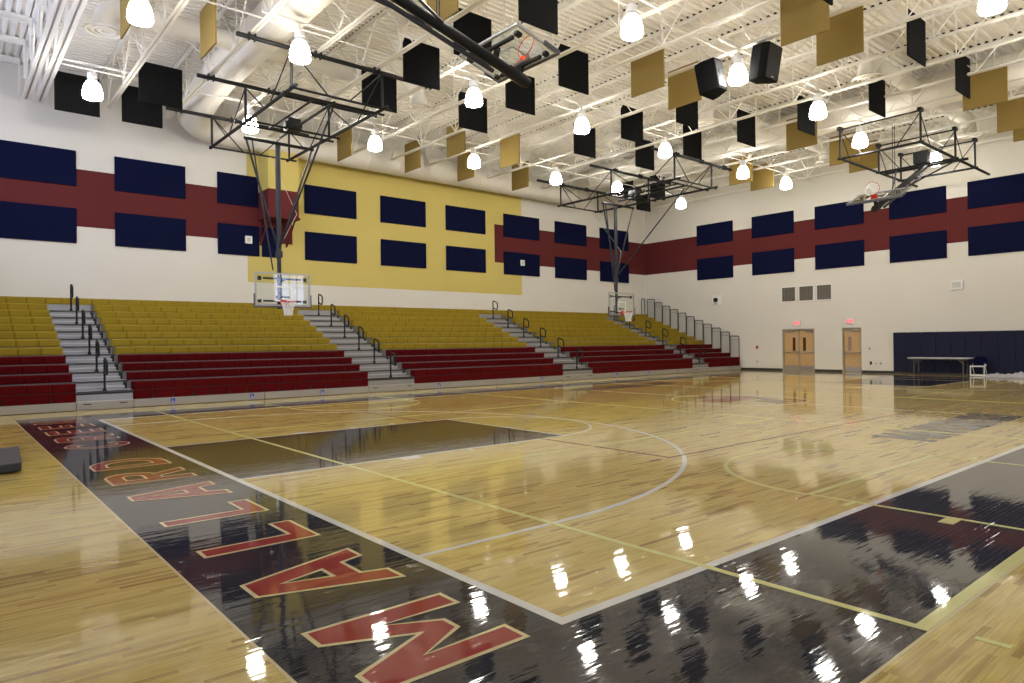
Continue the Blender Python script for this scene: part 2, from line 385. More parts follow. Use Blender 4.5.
# bleacher wall: one slab, paint bands as thin coats on it
wl_ = wall_face('wall_left', [(WX0-T,WX1+T,WY1,WY1+T,0,DECK+.1)], m_cream)
def paint(name, parent, rects, m):
    b = MB()
    for r in rects: b.box(*r)
    o = b.obj(name, m, parent); o['kind'] = 'structure'; return o
e = .003
paint('gold_field', wl_, [(9.5,24.0,WY1-e,WY1,4.2,9.75)], m_gold)
paint('maroon_band', wl_, [(WX0,11.35,WY1-2*e,WY1,ZB,ZT),(22.15,WX1,WY1-2*e,WY1,ZB,ZT)], m_band)
# end wall with door recesses
D1 = (16.75,18.5); D2 = (14.43,15.36); DH = 2.2
bx = [(WX1,WX1+T,WY0-T,D2[0],0,DECK+.1),(WX1,WX1+T,D2[1],D1[0],0,DECK+.1),(WX1,WX1+T,D1[1],WY1,0,DECK+.1),(WX1,WX1+T,D2[0],D2[1],DH,DECK+.1),(WX1,WX1+T,D1[0],D1[1],DH,DECK+.1),
      (WX1+T-.04,WX1+T,D2[0],D2[1],0,DH),(WX1+T-.04,WX1+T,D1[0],D1[1],0,DH)]
wr = wall_face('wall_right', bx, m_cream)
paint('maroon_band', wr, [(WX1-e,WX1,WY0,WY1,ZB,ZT)], m_band)
# camera-side walls, the near one with two glazed openings that let daylight in
WIN = [(5.0,9.8,.5,5.2),(19.2,21.6,3.9,7.1)]
bx = []; xs = [WX0-T]+[v for wn in WIN for v in wn[:2]]+[WX1+T]
for i in range(0,len(xs),2): bx.append((xs[i],xs[i+1],WY0-T,WY0,0,DECK+.1))
for x0,x1,z0,z1 in WIN: bx += [(x0,x1,WY0-T,WY0,0,z0),(x0,x1,WY0-T,WY0,z1,DECK+.1)]
wn_ = wall_face('wall_front', bx, m_cream)
paint('maroon_band', wn_, [(WX0,WX1,WY0,WY0+e,z0,z1) for z0,z1 in ((7.35,ZT),)], m_band)
WB = (5.0,25.5,6.6,9.4)                               # high daylight windows in the wall behind the near baseline
wall_face('wall_back', [(WX0-T,WX0,WY0,WB[0],0,DECK+.1),(WX0-T,WX0,WB[1],WY1,0,DECK+.1),(WX0-T,WX0,WB[0],WB[1],0,WB[2]),(WX0-T,WX0,WB[0],WB[1],WB[3],DECK+.1)], m_cream)
b = MB(); x = WX0-.12; n = 12
for k in range(n+1):
    y = WB[0]+(WB[1]-WB[0])*k/n; b.box(x-.05,x+.05,y-.04,y+.04,WB[2],WB[3])
for z in (WB[2],WB[3]): b.box(x-.05,x+.05,WB[0],WB[1],z-.04,z+.04)
wo = struct(b.obj('window_3', m_pl))
b = MB(); b.box(x-.006,x+.006,WB[0],WB[1],WB[2],WB[3]); go = b.obj('window_pane', m_wglass, wo); go['kind'] = 'structure'
ld = bpy.data.lights.new('window_daylight','AREA'); ld.shape = 'RECTANGLE'; ld.size = WB[3]-WB[2]; ld.size_y = WB[1]-WB[0]; ld.cycles.is_portal = True
lo = bpy.data.objects.new('window_daylight', ld); COL.objects.link(lo); lo.location = (WX0-.28,(WB[0]+WB[1])/2,(WB[2]+WB[3])/2); lo.rotation_euler = (0,-PI/2,0)
for i,(x0,x1,z0,z1) in enumerate(WIN):
    b = MB(); y = WY0-.12; n = 4
    for k in range(n+1):
        x = x0+(x1-x0)*k/n; b.box(x-.04,x+.04,y-.05,y+.05,z0,z1)
    for k in range(4):
        z = z0+(z1-z0)*k/3; b.box(x0,x1,y-.05,y+.05,z-.04,z+.04)
    wo = struct(b.obj('window_%d'%(i+1), m_pl))
    b = MB(); b.box(x0,x1,y-.006,y+.006,z0,z1); go = b.obj('window_pane', m_wglass, wo); go['kind'] = 'structure'
    ld = bpy.data.lights.new('window_daylight','AREA'); ld.shape = 'RECTANGLE'; ld.size = x1-x0; ld.size_y = z1-z0
    ld.cycles.is_portal = True
    lo = bpy.data.objects.new('window_daylight', ld); COL.objects.link(lo); lo.location = ((x0+x1)/2, WY0-.28, (z0+z1)/2); lo.rotation_euler = (PI/2,0,0); lo.rotation_euler = (-PI/2,0,PI)
# baseboards
b = MB(); b.box(WX1-.015,WX1,WY0,D2[0],0,.11); b.box(WX1-.015,WX1,D2[1],D1[0],0,.11); b.box(WX1-.015,WX1,D1[1],WY1,0,.11)
struct(b.obj('baseboard_right', m_base))
b = MB(); b.box(WX0,WX1,WY1-.015,WY1,0,.11); struct(b.obj('baseboard_left', m_base))
# ---- ceiling deck: flutes along X for the main bays, along Y in the first bay
b = MB(); P = .22; XD = 2.42
def flute(b, n, a0, put):
    for i in range(n):
        a = a0+i*P; prof = [(a,0),(a+.09,0),(a+.11,.065),(a+.20,.065),(a+P,0)]
        for (p,z),(q,z2) in zip(prof[:-1],prof[1:]): b.add(put(p,z,q,z2), [(0,1,2,3)])
flute(b, int((WY1-WY0)/P)+1, WY0, lambda p,z,q,z2: [(XD,p,DECK+z),(WX1,p,DECK+z),(WX1,q,DECK+z2),(XD,q,DECK+z2)])
flute(b, int((XD-WX0)/P)+1, WX0-.15, lambda p,z,q,z2: [(p,WY0,DECK+z),(q,WY0,DECK+z2),(q,WY1,DECK+z2),(p,WY1,DECK+z)])
b.box(WX0-T,WX1+T,WY0-T,WY1+T,DECK+.1,DECK+.3)
ceil = struct(b.obj('ceiling', m_deck))

# ================================================================== ROOF STEEL
JX = [4.46+1.8*k for k in range(17)]
BC = 9.7; Y0J, Y1J = WY0+1.2, 26.2
def joist_mesh():
    parts = {}
    b = MB()
    for s in (-1,1):                                    # bottom chord: double angle
        b.box(s*.045-.038,s*.045+.038,Y0J,Y1J,BC,BC+.012); b.box(s*.012-.005,s*.012+.005,Y0J,Y1J,BC,BC+.075)
    parts['bottom_chord'] = b.mesh('bottom_chord', m_white)
    b = MB()
    for s in (-1,1):
        b.box(s*.05-.042,s*.05+.042,WY0,WY1,DECK-.014,DECK-.003); b.box(s*.012-.005,s*.012+.005,WY0,WY1,DECK-.085,DECK-.003)
    parts['top_chord'] = b.mesh('top_chord', m_white)
    b = MB(); b.box(-.088,.088,WY0+.02,WY1-.02,DECK+.003,DECK+.06); parts['gap_shade_strip'] = b.mesh('gap_shade_strip', m_dark)  # dark fill standing in for shade in the flute gaps above the chord
    b = MB(); n = 13; st = (Y1J-Y0J)/n
    tz, bz = DECK-.05, BC+.04
    for i in range(n+1):
        y = Y0J+i*st
        b.bar((.0,y,bz),(.0,y,tz),.03,.03)
        if i < n:
            b.bar((.022,y,bz),(.022,y+st/2,tz),.04,.025); b.bar((-.022,y+st,bz),(-.022,y+st/2,tz),.04,.025)
    b.bar((0,Y1J,bz),(0,WY1-.1,tz),.04,.04); b.bar((0,Y0J,bz),(0,WY0+.1,tz),.04,.04)
    parts['web'] = b.mesh('web', m_white)
    return parts
JP = joist_mesh()
JG = 'white open web joists across the gym roof'
nj = len(JX)
for k, x in enumerate(JX):
    j = thing('roof_joist', 'white open web steel roof joist, %s counted from the end wall with the doors' % ORD[nj-k], 'roof joist', (x,0,0), JG)
    for nm in JP:
        o = bpy.data.objects.new(nm, JP[nm]); COL.objects.link(o); o.parent = j
# the doubled heavy joist before the first bay
def heavy(x, label):
    j = thing('roof_girder', label, 'roof joist', (x,0,0), 'paired wide white joists')
    b = MB()
    for s in (-1,1): b.box(s*.065-.061,s*.065+.061,WY0+.2,26.9,BC,BC+.02); b.box(s*.018-.008,s*.018+.008,WY0+.2,26.9,BC,BC+.13)
    b.obj('bottom_chord', m_white, j)
    b = MB()
    for s in (-1,1): b.box(s*.065-.055,s*.065+.055,WY0,WY1,DECK-.03,DECK-.004); b.box(s*.018-.008,s*.018+.008,WY0,WY1,DECK-.13,DECK-.004)
    b.obj('top_chord', m_white, j)
    b = MB(); n = 17; st = (26.9-WY0-.2)/n
    for i in range(n):
        y = WY0+.2+i*st
        b.bar((.02,y,BC+.05),(.02,y+st/2,DECK-.05),.06,.04); b.bar((-.02,y+st,BC+.05),(-.02,y+st/2,DECK-.05),.06,.04)
    b.obj('web', m_white, j)
heavy(2.24, 'wide white joist of the close pair at upper left, farther from the first lamp')
heavy(2.60, 'wide white joist of the close pair at upper left, nearer the first lamp')
for i in range(6):
    y = 27.4-1.8*i
    b = MB(); b.box(WX0,2.14,y-.06,y+.06,10.95,10.97); b.box(WX0,2.14,y-.012,y+.012,10.97,DECK-.003); b.box(WX0,2.14,y-.06,y+.06,DECK-.02,DECK-.003)
    b.bar((2.1,y,10.95),(2.1,y,9.95),.05,.05)
    tag(b.obj('roof_purlin', m_white), 'short white purlin under the fluted deck, %s out from the bleacher wall' % ORD[i+1], 'roof purlin', 'white purlins at upper left')
BRL = [23.0,22.45,16.75,16.2,10.7,9.75,3.6,3.05,-2.4,-2.95]
for i, y in enumerate(BRL):
    b = MB(); z = BC+.03 if i % 2 == 0 else DECK-.1
    b.bar((2.6,y,z),(WX1,y,z),.03,.03)
    tag(b.obj('bridging_rod', m_white), 'thin white bridging rod tying the roof joists, %s out from the bleacher wall' % ORD[i+1], 'bridging', 'bridging rods across the joists')
for i, y in enumerate((20.6,15.6,9.9,3.3)):            # crossed braces between neighbouring joists
    b = MB(); xs = [2.6]+JX
    for x0,x1 in zip(xs[:-1],xs[1:]):
        b.bar((x0,y,BC+.04),(x1,y,DECK-.08),.022,.022); b.bar((x0,y+.05,DECK-.08),(x1,y+.05,BC+.04),.022,.022)
    tag(b.obj('cross_bridging', m_white), 'line of thin crossed white braces between joists, %s out from the bleacher wall' % ORD[i+1], 'bridging', 'crossed bridging between joists')

# ================================================================== DUCTS
def duct_path(pts, rad=1.0, n=8):
    """polyline with rounded corners"""
    out = [Vector(pts[0])]
    for a,p,c in zip(pts[:-2],pts[1:-1],pts[2:]):
        a=Vector(a);p=Vector(p);c=Vector(c); d1=(a-p).normalized(); d2=(c-p).normalized()
        for i in range(n+1):
            t=i/n; q0=p+d1*rad; q1=p+d2*rad
            out.append(q0*(1-t)**2+p*2*t*(1-t)+q1*t*t)
    out.append(Vector(pts[-1])); return out
def seams(b, path, r, step=1.2):
    """raised joint rings along a straight duct run"""
    for a,c in zip(path[:-1],path[1:]):
        d = c-a; L_ = d.length
        if L_ < 2: continue
        d.normalize(); k = int(L_/step)
        for i in range(1,k+1):
            p = a+d*(i*step); b.tube([p-d*.015,p+d*.015], r+.012, 28)
def branch(b, pts, r=.27):
    b.tube(duct_path(pts,.45,6), r, 20, cap=False)
def diffuser(parent, x, y, z):
    b = MB()
    b.lathe([(.28,.32),(.28,.10),(.46,.02),(.46,-.01),(.40,-.02),(.38,.03),(.30,.03),(.30,-.02),(.25,-.03),(.23,.02),(.16,.02),(.16,-.02),(.10,-.03),(.09,.01),(.0,.01)], 28, (x,y,z))
    b.obj('diffuser', m_duct, parent, True)
RD = .55
du = thing('air_duct', 'big round white air duct bending along the bleacher wall from above the left hoop', 'air duct', (7.07,20,10.35))
inv = Vector((-7.07,-20,-10.35))
class DB(MB):
    def obj(s, *a, **k):
        s.v = [tuple(Vector(v)+s.off) for v in s.v]; return MB.obj(s, *a, **k)
def dbm(off): b = DB(); b.off = off; return b
b = dbm(inv)
path = duct_path([(7.07,WY0+.1,10.45),(7.07,23.6,10.45),(7.07,26.85,9.85),(27.0,26.85,9.8)], 1.3, 12)
b.tube(path, RD, 28, cap=True); seams(b, path, RD, 1.5); b.obj('duct_run', m_duct, du, True)
DIFL = [(3.39,20.3),(12.9,20.2)]
for x,y in DIFL: b = dbm(inv); branch(b, [(7.07,y,10.5),(x,y,10.5),(x,y,10.15)]); b.obj('branch_duct', m_duct, du, True)
def diff_at(x,y,par,off):
    b = dbm(off)
    b.lathe([(.28,.32),(.28,.10),(.46,.02),(.46,-.01),(.40,-.02),(.38,.03),(.30,.03),(.30,-.02),(.25,-.03),(.23,.02),(.16,.02),(.16,-.02),(.10,-.03),(.09,.01),(.0,.01)], 28, (x,y,9.88))
    b.obj('diffuser', m_duct, par, True)
for x,y in DIFL: diff_at(x,y,du,inv)
XR = 27.0
du2 = thing('air_duct', 'big round white air duct running above the right-hand hoop frame and speakers', 'air duct', (XR,12,10.35)); inv2 = Vector((-XR,-12,-10.35))
b = dbm(inv2); path = [Vector((XR,WY0+.1,10.38)),Vector((XR,25.0,10.38))]
b.tube(path, RD, 28); seams(b, path, RD, 1.5); b.obj('duct_run', m_duct, du2, True)
DIFR = [(22.15,19.9),(22.3,14.9),(22.6,9.2),(32.2,9.2),(31.7,14.8)]
for x,y in DIFR: b = dbm(inv2); branch(b, [(XR,y,10.5),(x,y,10.5),(x,y,10.15)]); b.obj('branch_duct', m_duct, du2, True)
for x,y in DIFR: diff_at(x,y,du2,inv2)

# ================================================================== LAMPS
def make_lamp():
    t = thing('pendant_lamp', '', 'lamp', (0,0,0), 'bell shaped high bay lamps under the roof')
    b = MB(); b.box(-.95,.95,-.025,.025,.70,.74); b.bar((0,0,.72),(0,0,.52),.02,.02); b.tube([(-.06,0,.54),(0,0,.60),(.06,0,.54),(0,0,.48),(-.06,0,.54)],.012,6); b.obj('hanger_bar', m_white, t)
    b = MB(); b.lathe([(0,.50),(.09,.50),(.13,.47),(.13,.32),(.10,.29),(.14,.26),(.14,.23)], 16); b.obj('ballast_housing', m_lamphead, t, True)
    b = MB(); b.lathe([(.12,.24),(.165,.20),(.215,.10),(.245,-.02)], 20, mi=1); b.lathe([(.245,-.02),(.26,-.14),(.26,-.17),(.24,-.24),(.15,-.275),(.0,-.285)], 20); b.obj('bell_glass', [m_lamp,m_lampt], t, True)
    b = MB(); b.lathe([(.262,-.145),(.272,-.15),(.272,-.175),(.262,-.18)], 20); b.obj('bell_rim', m_lamphead, t, True)
    return t
ROWS = [[(3.43,22.53),(7.97,22.81),(12.27,22.2),(16.6,21.96),(21.22,22.01),(24.77,21.52),(30.39,21.95)],
        [(3.44,16.58),(6.98,16.38),(12.3,16.24),(16.75,16.08),(21.47,16.21),(26.99,16.23),(30.52,16.13)],
        [(7.9,10.3),(12.43,10.29),(16.96,10.32),(21.65,10.34),(26.15,10.93),(31.41,10.17)],
        [(12.4,4.5),(17.63,4.56),(21.5,4.5),(26.0,4.5),(30.5,4.5)]]
lamp0 = None
RN = ['nearest the bleacher wall','second from the bleacher wall','third from the bleacher wall','fourth from the bleacher wall','fifth from the bleacher wall']
for ri, row in enumerate(ROWS):
    for k,(x,y) in enumerate(row):
        lab = 'lit bell lamp, %s from the end wall, in the row %s' % (ORD[len(row)-k], RN[ri])
        if (x,y) == (17.63,4.56): lab = 'lit bell lamp cut by the top edge of the photo near its right corner'
        if lamp0 is None: lamp0 = make_lamp(); lamp0.location = (x,y,9.0); lamp0['label'] = lab
        else: dup(lamp0, (x,y,9.0), lab)

# ================================================================== HANGING BAFFLES
def make_baffle(name, m, axis, group):
    t = thing(name, '', 'acoustic baffle', (0,0,0), group); S_ = 1.22
    b = MB()
    if axis == 0: b.box(0,S_,-.025,.025,0,S_)
    else: b.box(-.025,.025,-S_,0,0,S_)
    bevel(b.obj('panel', m, t), .008, 2)
    for q in (.15,1.07):
        p = (q,0,S_) if axis == 0 else (0,-q,S_)
        b = MB(); b.tube([p,(p[0],p[1],DECK+.02-9.04)], .004, 5); b.obj('hanger_wire', m_steel, t)
    return t
BLK = [[(2.88,25.77),(4.76,25.76),(30.68,25.21)],[(4.77,23.3),(27.2,23.6),(28.71,22.66)],[(10.29,19.42),(13.96,19.31),(19.53,19.2),(23.09,18.99)],
       [(10.26,16.88),(14.0,16.79),(19.46,16.67),(23.24,16.64)],[(10.35,14.5),(14.03,14.38),(19.55,14.27),(23.31,14.23)],[(10.46,12.03),(23.72,12.06)],[(23.59,9.55)],[(14.3,7.07),(19.84,7.04),(23.81,7.11)]]
TAN = [[(12.68,26.09),(15.85,26.0),(18.65,25.94),(21.92,25.88)],[(15.92,22.86),(18.71,22.83)],[(3.5,18.9),(5.36,18.93),(29.67,18.58),(31.62,18.59)],
       [(9.1,13.83),(16.52,13.72),(18.36,13.7),(26.1,13.75),(29.88,13.78),(31.86,13.81)],[(16.69,8.91),(18.67,8.93)],[(26.23,7.64),(30.04,7.66),(31.93,7.62)]]
for data, nm, m, ax, col in ((BLK,'black_baffle',m_blackp,0,'black'),(TAN,'tan_baffle',m_tanp,1,'tan')):
    p0 = None
    for ri, row in enumerate(data):
        for k,(x,y) in enumerate(row):
            x *= .9788; y *= .9788
            lab = '%s baffle, %s from the end wall, in the %s row from the bleacher wall' % (col, ORD[len(row)-k], ORD[ri+1])
            if p0 is None: p0 = make_baffle(nm, m, ax, 'square %s sound baffles hung from the roof' % col); p0.location = (x,y,9.04); p0['label'] = lab
            else: dup(p0, (x,y,9.04), lab)

# ================================================================== WALL PANELS
def wpanel(name, x0, x1, z0, z1, wall, label, group):
    b = MB()
    if wall == 'L': b.box(x0,x1,WY1-.055,WY1-.0065,z0,z1)
    else: b.box(WX1-.055,WX1-.0035,x0,x1,z0,z1)
    o = b.obj(name, m_navyp); bevel(o,.012,2); tag(o, label, 'acoustic panel', group); return o
LX = [(1.28,3.68),(4.85,7.2),(8.35,10.72),(11.88,14.28),(15.48,17.92),(19.08,21.54),(22.74,25.28),(26.46,29.0),(30.15,32.75)]
LX[0] = (1.28,3.69)
LD = ['on the maroon band at far left','on the maroon band between the first aisle and the hoop','on the maroon band beside the boxed duct','on the gold field, left of three','on the gold field, middle of three','on the gold field, right of three','across the gold field edge','on the maroon band past the gold field','in the far corner on the bleacher wall']
for (x0,x1),d in zip(LX,LD):
    third = x0 == 8.35
    wpanel('wall_panel', x0,9.93 if third else x1,7.22,8.44,'L','navy fabric panel of the upper row '+d,'upper row of navy panels on the bleacher wall')
    if third: wpanel('wall_panel', 10.06,10.75,5.25,6.45,'L','narrow navy fabric panel piece below the boxed duct, right of the bracket','lower row of navy panels on the bleacher wall')
    wpanel('wall_panel', x0,9.96 if third else x1,5.25,6.45,'L','navy fabric panel of the lower row '+d,'lower row of navy panels on the bleacher wall')
RY = [(21.36,23.74),(17.77,20.18),(14.24,16.65),(10.7,13.08),(7.95,9.9),(3.6,6.0)]
RY[4] = (7.3,9.88)
for k,(y0,y1) in enumerate(RY[:5]):
    d = 'on the end wall, %s from the far corner' % ORD[k+1]
    wpanel('wall_panel', y0,y1,7.24,8.42,'R','navy fabric panel of the upper row '+d,'upper row of navy panels on the end wall')
    wpanel('wall_panel', y0,y1,5.20,6.45,'R','navy fabric panel of the lower row '+d,'lower row of navy panels on the end wall')
def plate(x, z, y, label):
    t = thing('wall_strobe', label, 'wall box', (x,y,z))
    b = MB(); b.box(-.14,.14,-.05,0,-.15,.15); bevel(b.obj('housing', m_pl, t),.015,2)
    b = MB(); b.box(-.07,.07,-.062,-.05,-.08,.08); b.obj('grille', m_plg, t)
plate(9.52,5.88,WY1-.055,'small white square box on the lower navy panel beside the boxed duct')
plate(24.0,5.92,WY1-.055,'small white square box on the lower navy panel at the gold field edge')

# ================================================================== BOXED DUCT ON THE BLEACHER WALL
t = thing('duct_chase', 'boxed duct high on the bleacher wall, gold above and maroon below, behind left hoop', 'duct box', (10.58,WY1,6.7))
b = MB(); b.box(-.62,.62,-1.05,-.0065,1.13,2.75); b.obj('gold_casing', m_gold, t)
b = MB(); b.box(-.62,.62,-1.05,-.0065,.08,1.13); b.box(-.66,.66,-1.09,-.0065,.0,.08); b.obj('maroon_casing', m_band, t)
for s in (-.57,.5):
    b = MB(); b.bar((s,-.95,0),(s,-.09,-.95),.05,.05); b.bar((s,-.04,0),(s,-.04,-1.0),.05,.05); b.obj('bracket', m_band, t)

# ================================================================== BLEACHERS
NR = 12; FY = 20.9; YR = lambda j: 20.95+.585*(j-1); ZR = lambda j: .71+.2395*(j-1); SH = .222
SECT = [(-1.5,2.75),(4.08,11.22),(13.07,20.5),(22.35,29.86),(31.27,34.3)]
SLAB = ['bleacher seat bank at far left, cut by the frame, left of the first aisle','bleacher seat bank under the left hoop, between first and second aisles','gold and maroon bleacher bank below the gold wall, between second and third aisles','bleacher seat bank under the far hoop, between third and fourth aisles','narrow bleacher bank at the end wall with a stepped black guard rail']
def seat_profile(y, z, h=SH, d=.30):
    return [(y+.012,z-h),(y,z-h+.03),(y,z-.10),(y,z-.035),(y+.01,z-.012),(y+.035,z),(y+d-.02,z-.008),(y+d,z-.03),(y+d,z-h)]
def bench(b, x0, x1, prof, wd=.50, gap=.006):
    n = max(1, round((x1-x0)/wd)); s = (x1-x0)/n
    m = len(prof); zt = max(p[1] for p in prof); y0 = min(p[0] for p in prof)
    for i in range(n):                                  # each moulded module is scooped back at its lower corners
        xs = [x0+i*s+gap/2, x0+i*s+.045, x0+(i+1)*s-.045, x0+(i+1)*s-gap/2]; v = []
        for k, x in enumerate(xs):
            for y,z in prof:
                c = k in (0,3) and y < y0+.03 and z < zt-.09
                v.append((x, y+(.022 if c else 0), z))
        f = [(k*m+q, k*m+(q+1)%m, (k+1)*m+(q+1)%m, (k+1)*m+q) for k in range(3) for q in range(m)]
        f += [tuple(range(m-1,-1,-1)), tuple(range(3*m,4*m))]
        b.add(v, f)
def wheelchair_sign(x, parent, x0):
    b = MB(); s_ = .055
    b.box(x-x0-s_,x-x0+s_,-.012,-.004,.05,.19); o = b.obj('access_sticker', m_blue, parent)
    b = MB(); y = -.0135; cx = x-x0
    b.tube([(cx-.012+.03*math.cos(a),y,.085+.03*math.sin(a)) for a in [math.radians(130+19*i) for i in range(14)]],.006,5)
    b.tube([(cx-.015,y,.155),(cx-.012,y,.115),(cx+.018,y,.112),(cx+.03,y,.07),(cx+.042,y,.072)],.007,5)
    b.tube([(cx-.017,y,.168),(cx-.015,y,.178)],.010,6)
    b.obj('wheelchair_mark', m_wline, o)
STK = [5.06,7.27,9.52,14.08,19.2,23.9,26.2,28.55,33.2]
for si,(x0,x1) in enumerate(SECT):
    xc = (x0+x1)/2
    t = thing('bleacher_bank', SLAB[si], 'bleachers', (xc,FY,0), 'banks of bleacher seats')
    a0, a1 = x0-xc, x1-xc; Y = lambda j: YR(j)-FY
    for j in range(1,NR+1):
        b = MB(); bench(b, a0, a1, seat_profile(Y(j), ZR(j), SH, .30 if j < NR else .22)); b.obj('seat_row', m_sr if j <= 4 else m_sy, t)
    b = MB(); bench(b, a0, a1, [(Y(1)+.005,.225),(Y(1),.24),(Y(1),.465),(Y(1)+.02,.48),(Y(1)+.2,.48),(Y(1)+.2,.225)]); b.obj('front_panel', m_sr, t)
    for j in range(1,NR+1):
        yb = Y(j+1)+.06 if j < NR else WY1-FY-.02
        b = MB(); z = ZR(j)-SH; b.box(a0,a1,Y(j)+.02,yb,z-.03,z-.004)
        b.box(a0,a1,Y(j)+.03,Y(j)+.05,z-.05 if j == 1 else ZR(j-1)-SH,z-.03)
        b.obj('footboard', m_deckg, t)
    b = MB(); n = max(1, round((x1-x0)/3.6)); s_ = (x1-x0)/n
    for i in range(n): b.box(a0+i*s_+.008,a0+(i+1)*s_-.008,0,.05,.012,.215)
    b.box(a0,a1,.02,.3,.215,.225)
    sk = b.obj('skirt_board', m_skirt, t); bevel(sk,.006,1)
    b = MB(); b.box(a0+.02,a1-.02,.06,.1,.0,.5); b.obj('shade_sheet', m_dark, t)  # dark sheet standing in for the shade behind the skirt
    for x in STK:
        if x0 < x < x1: wheelchair_sign(x, sk, xc)
    if si == 4:                                         # end wall of the bank and stepped guard rail
        for k,j in enumerate(range(1,12)):
            b = MB(); y = Y(j)+.03; yy = Y(j+1)+.0; z0 = ZR(j)-.05; z1 = ZR(j)+1.17; x = a1-.04
            c = .07
            b.tube([(x,y,z0),(x,y,z1-c),(x,y+.02,z1-.02),(x,y+c,z1),(x,yy-c,z1),(x,yy-.02,z1-.02),(x,yy,z1-c),(x,yy,z0+.1)], .02, 8)
            g = b.obj('guard_rail', m_black, t, True)
            b = MB()
            for q in range(1,8): b.tube([(x,y+(yy-y)*q/8,z0+.02),(x,y+(yy-y)*q/8,z1-.01)], .0045, 4)
            b.tube([(x,y,z1-.2),(x,yy,z1-.2)],.006,4)
            b.obj('rail_wires', m_gunm, g)
        b = MB(); b.box(a1-.03,a1-.005,.08,WY1-FY-.05,0,.45); 
        for j in range(2,NR+1): b.box(a1-.03,a1-.005,Y(j)+.05,WY1-FY-.05,ZR(j-1)-SH-.03,ZR(j)-SH-.03)
        b.obj('end_panel', m_deckg, t)
        b = MB(); y = Y(12)+.2; z0 = ZR(12)-.3; z1 = ZR(12)+1.0
        b.tube([(a1-.35,y,z0),(a1-.35,y,z1-.1),(a1-.3,y,z1-.02),(a1-.2,y,z1),(a1-.1,y,z1-.02),(a1-.05,y,z1-.1),(a1-.05,y,z0)],.02,8); b.obj('guard_rail', m_black, t, True)
AIS = [(SECT[i][1],SECT[i+1][0]) for i in range(4)]
ALAB = ['silver aisle steps with black hoop handrails near the left edge of the photo','silver aisle steps with black hoop handrails, starting right of the left hoop','silver aisle steps with black handrails between the two lowered hoops','silver aisle steps nearest the end wall, partly behind the far hoop']
for i,(x0,x1) in enumerate(AIS):
    xc = (x0+x1)/2; a0, a1 = x0-xc+.004, x1-xc-.004; Y = lambda j: YR(j)-FY
    t = thing('aisle_steps', ALAB[i], 'steps', (xc,FY,0), 'stepped aisles of the bleachers')
    DZ = lambda j: ZR(j)-SH
    for j in range(1,NR):
        b = MB(); z = DZ(j); zp = DZ(j-1) if j > 1 else .235
        b.box(a0,a1,Y(j),Y(j+1)+.05,z-.028,z,0)                       # tread with nosing
        b.box(a0,a1,Y(j)-.004,Y(j)+.034,z-.024,z+.004,1)               # black strip standing in for the shadow line of the nosing
        b.box(a0,a1,Y(j)+.035,Y(j)+.05,zp,z-.028,2)                   # riser
        b.box(a0,a1,Y(j)+.028,Y(j)+.036,z-(.085 if j == 1 else .045),z-.028,1)  # dark strip put in for the shaded gap under the tread
        b.box(a0,a1,Y(j)+.0,Y(j)+.02,z-.022,z-.018,2)
        if j > 1:
            zh = zp+.11
            b.box(a0+.0,a1-.14,Y(j)-.24,Y(j)+.034,zp,zh-.03,2); b.box(a0+.0,a1-.14,Y(j)-.25,Y(j)+.034,zh-.03,zh,0)
            b.box(a1-.13,a1-.03,Y(j)+.028,Y(j)+.034,zp+.02,z-.05,1)  # dark patch put in for the shaded hollow beside the half step
        b.obj('step', [m_alu,m_base,m_alud], t)
    b = MB(); j = NR; bench(b, a0, a1, seat_profile(Y(j), ZR(j), SH, .22)); b.obj('seat_row', m_sy, t)
    b = MB(); z = DZ(NR); b.box(a0,a1,Y(NR)+.02,WY1-FY-.02,z-.03,z-.004); b.box(a0,a1,Y(NR)+.03,Y(NR)+.05,DZ(NR-1),z-.03); b.obj('footboard', m_alud, t)
    b = MB(); b.box(a0,a1,0,.04,.012,.215,1); b.box(a0,a1,-.0,.34,.215,.235)
    sk = b.obj('skirt_board', [m_alu,m_skirt], t)
    b = MB(); b.box(a0+.15,a0+.33,-.004,0,.145,.17); b.box(a1-.33,a1-.15,-.004,0,.145,.17); b.obj('hand_slot', m_base, sk)
    b = MB(); b.box(a0,a1,.30,.34,.235,.48); b.obj('shade_sheet', m_dark, t)  # dark sheet standing in for the shade below the first tread
    for j in (1,3,5,7,9,11):
        b = MB(); y = Y(j)+.09; z = DZ(j)
        b.tube([(0,y,z),(0,y,z+.80),(0,y-.012,z+.845),(0,y-.045,z+.87),(0,y-.09,z+.868),(0,y-.30,z+.79),(0,y-.345,z+.73),(0,y-.345,z+.50),(0,y-.315,z+.45),(0,y-.26,z+.44),(0,y-.05,z+.52),(0,y,z+.55)], .028, 8)
        h = b.obj('handrail', m_black, t, True)
        b = MB(); b.lathe([(.0,.07),(.04,.07),(.045,.02),(.06,.01),(.06,0)], 12, (0,y,z)); b.obj('post_foot', m_black, h, True)

